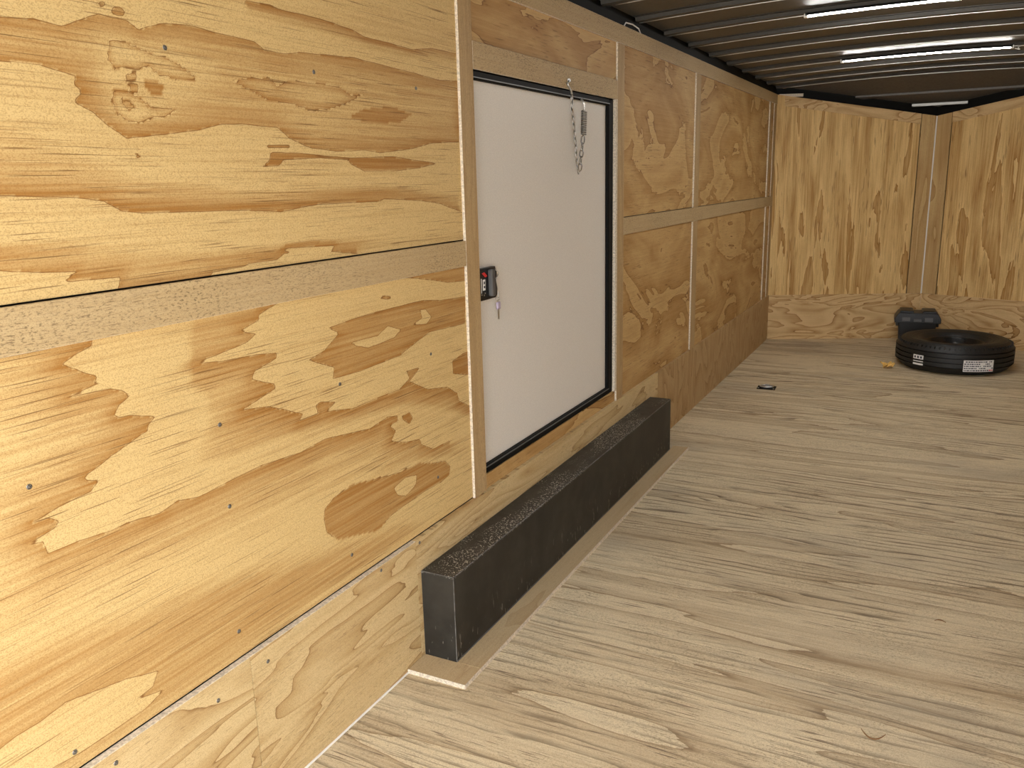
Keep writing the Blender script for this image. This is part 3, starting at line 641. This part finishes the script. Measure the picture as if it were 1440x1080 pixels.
# ---- splinters on the floor
for q, lab, bend in (((1228, 1030), 'curved brown splinter on the near floor', 0.030), ((1322, 875), 'dark fibre lying on the floor right of the wheel box', 0.010)):
    p0 = on_floor(q); L = 0.055 if bend > 0.02 else 0.03
    path = [(-L/2+L*t, bend*4*t*(t-1)*(1 if bend > 0.02 else -1), 0.0025) for t in np.linspace(0, 1, 9)]
    o = MB().tube(path, [0.0008+0.001*math.sin(math.pi*t) for t in np.linspace(0, 1, 9)], 6).build('splinter', 'splinter', None, (p0[0], p0[1], 0.0))
    tag(o, lab, 'splinter', 'splinters on the floor')

# ---- chain and spring that hold the door
def wp(px, x): w_ = on_wall(px, x); return np.array(w_)
dc = empty('door_chain', tuple(wp((799, 117), T))); base = wp((799, 117), T)
tag(dc, 'slack zinc chain with coil spring hooked over the top of the grey door', 'chain')
rel = lambda p_: tuple(np.array(p_)-base)
hk = [wp(c, x) for c, x in (((800, 113), T+0.002), ((798, 117), T+0.008), ((800, 122), T+0.010), ((803.5, 128), T+0.010), ((804, 132), T+0.010))]
MB().tube([rel(p_) for p_ in hk], 0.0035, 7).build('hook', 'zinc', dc, smooth=True)
MB().tube([rel(wp((800, 113), T)), rel(wp((800, 113), T+0.005))], 0.007, 10).build('screw', 'dark_zinc', dc)
pts = [(804, 133), (804.5, 155), (807, 178), (809.5, 205), (811, 225), (813, 240), (815.5, 236), (817, 222), (818.5, 208), (820, 192)]
path = [wp(c, 0.012) for c in pts]
acc = [0.0]
for i in range(len(path)-1): acc.append(acc[-1]+np.linalg.norm(path[i+1]-path[i]))
def along(s_):
    for i in range(len(path)-1):
        if s_ <= acc[i+1] or i == len(path)-2:
            f_ = (s_-acc[i])/(acc[i+1]-acc[i]); d = path[i+1]-path[i]
            return path[i]+d*f_, d/np.linalg.norm(d)
pitch = 0.0245; nlk = int(acc[-1]/pitch)
for k in range(nlk):
    c, d = along((k+0.5)*acc[-1]/nlk)
    side = np.cross(d, (1, 0, 0)); side /= np.linalg.norm(side)
    if k % 2: side = np.array((1.0, 0, 0))*0.8+side*0.6
    lp = []
    for t in np.linspace(0, 2*math.pi, 17)[:-1]:
        a_ = 0.0155*math.copysign(abs(math.cos(t))**0.8, math.cos(t)); b_ = 0.0065*math.sin(t)
        lp.append(rel(c+d*a_+side*b_))
    MB().tube(lp, 0.0021, 6, closed=True).build('link', 'chain', dc, smooth=True)
s0, s1 = wp((821.5, 156), 0.012), wp((820.5, 190), 0.012); ax = (s1-s0); Ls = np.linalg.norm(ax); ax /= Ls
e1 = np.cross(ax, (1, 0, 0)); e1 /= np.linalg.norm(e1); e2 = np.cross(ax, e1)
hel = [rel(s0+ax*Ls*t+0.0095*(math.cos(t*2*math.pi*13)*e1+math.sin(t*2*math.pi*13)*e2)) for t in np.linspace(0, 1, 157)]
MB().tube(hel, 0.0024, 5).build('spring', 'dark_zinc', dc, smooth=True)
MB().tube([rel(wp(c, x)) for c, x in (((817, 139), -0.010), ((818.5, 141), 0.008), ((821.5, 147), 0.012), ((822, 152), 0.012), ((821.5, 156), 0.012))], 0.004, 7).build('hook', 'zinc', dc, smooth=True)
MB().box(*[v for a in zip(rel(wp((815.5, 139), XD)), rel(wp((815.5, 139), XD)+np.array((0.010, 0.016, 0.012)))) for v in a]).build('bracket', 'zinc', dc, bevel=0.001)

# ---- key hanging from the latch
kb_ = wp((699, 381), 0.004); ky = empty('key', tuple(kb_)); tag(ky, 'key with pale violet head hanging beside the black door latch', 'key')
rk = lambda px, x=0.006: tuple(wp(px, x)-kb_)
MB().tube([rk(c) for c in ((697, 379), (701, 383), (700, 388), (697.5, 391), (698.5, 398), (700, 406), (701, 413), (700.5, 419))], 0.0018, 6).build('wire', 'zinc', ky, smooth=True)
rg = wp((700.5, 420), 0.006)-kb_
MB().tube([(rg[0], rg[1]+0.008*math.cos(t), rg[2]+0.006*math.sin(t)) for t in np.linspace(0, 2*math.pi, 17)[:-1]], 0.0016, 6, closed=True).build('ring', 'zinc', ky, smooth=True)
a = wp((697.8, 425), 0.006)-kb_; b = wp((702.2, 434), 0.006)-kb_
MB().box(0.0, 0.008, min(a[1], b[1]), max(a[1], b[1]), min(a[2], b[2]), max(a[2], b[2])).build('head', 'violet', ky, bevel=0.002)
a = wp((698.8, 434), 0.006)-kb_; b = wp((701.2, 448), 0.006)-kb_
MB().box(0.003, 0.005, a[1], b[1], b[2], a[2]).build('blade', 'zinc', ky, bevel=0.0004)

# ---- LED strip lights under two bows (lit)
for (yb, xa, xl, lab1) in ((4.06, 0.63, 1.44, 'lit white LED strip light under the roof bow nearer the camera'),
                           (5.76, 0.60, 1.50, 'lit white LED strip light under the roof bow nearer the nose')):
    d = empty('strip_light', (xa, yb, 1.966+crown(xa))); tag(d, lab1, 'strip light', 'LED strip lights under the roof')
    zz = lambda x: crown(x)-crown(xa)
    xs_ = np.linspace(xa, xl, 12)
    b = MB()
    for i in range(11):
        x0, x1 = xs_[i]-xa, xs_[i+1]-xa; z0, z1 = zz(xs_[i]), zz(xs_[i+1])
        b.prism([(x0, -0.029, z0-0.004), (x0, -0.007, z0-0.004), (x0, -0.007, z0), (x0, -0.029, z0)], (x1-x0, 0, z1-z0))
    for i in range(11):
        x0, x1 = xs_[i]-xa, xs_[i+1]-xa; z0, z1 = zz(xs_[i]), zz(xs_[i+1])
        for ya in (-0.031, -0.007):
            b.prism([(x0, ya, z0-0.0105), (x0, ya+0.002, z0-0.0105), (x0, ya+0.002, z0), (x0, ya, z0)], (x1-x0, 0, z1-z0))
    b.build('channel', 'tube', d)
    MB().tube([(x-xa, -0.018, zz(x)-0.0085) for x in xs_], 0.0075, 10).build('diffuser', 'led', d, smooth=True)
    for x in (xa+0.002, xl-0.002):
        MB().box(x-xa-0.008, x-xa+0.008, -0.031, -0.005, zz(x)-0.019, zz(x)).build('end_cap', 'white_plastic', d, bevel=0.002)
    coil = [(xl-xa+0.012+0.055*t+0.012*math.sin(9*t), -0.018+0.012*math.cos(9*t), zz(xl)-0.016-0.010*math.sin(7*t)) for t in np.linspace(0, 1, 26)]
    MB().tube(coil, 0.003, 6).build('lead_wire', 'white_plastic', d, smooth=True)
# junction block on a nearer bow
xj = 0.93
j = MB().box(-0.055, 0.055, -0.022, 0.022, -0.024, 0.0).build('junction_box', 'raw_edge', None, (xj, 3.65, 1.966+crown(xj)), bevel=0.003)
tag(j, 'small beige block under a roof bow at the top edge of view', 'junction box')

# ---- small pieces on the top edge of the walls
wlp = MB().tube([(-0.004, 3.50, ZT+0.001), (-0.002, 3.52, ZT+0.020), (0.0, 3.60, ZT+0.024), (0.0, 3.68, ZT+0.018), (0.002, 3.70, ZT+0.001)], 0.003, 6).build('wire_loop', 'white_plastic', None, smooth=True)
tag(wlp, 'white wire loop sticking up over the top edge of the left wall', 'wire')
tn = np.array([math.cos(NA), math.sin(NA)]); nn = np.array([-math.sin(NA), math.cos(NA)])
sh = MB().box(0.02, 0.20, -0.006, 0.006, 0.0, 0.022).build('wood_shim', 'raw_edge', None, (0, 0, 0), NA)
zs_ = ZT-SL*(APY-YC)*0.20/NL
sh.location = (0.0, YC-0.001, zs_+0.012); tag(sh, 'short pale wood shim on the wall top in the front left corner', 'shim')
br = MB().box(-0.19, 0.19, -0.012, 0.012, 0.0, 0.022).build('cross_bar', 'dark_zinc', None, (APX+0.01, 7.40, ztop(7.40)+0.032), 0.0, bevel=0.002)
tag(br, 'short bright metal bar bridging the point of the nose under the roof', 'bar')
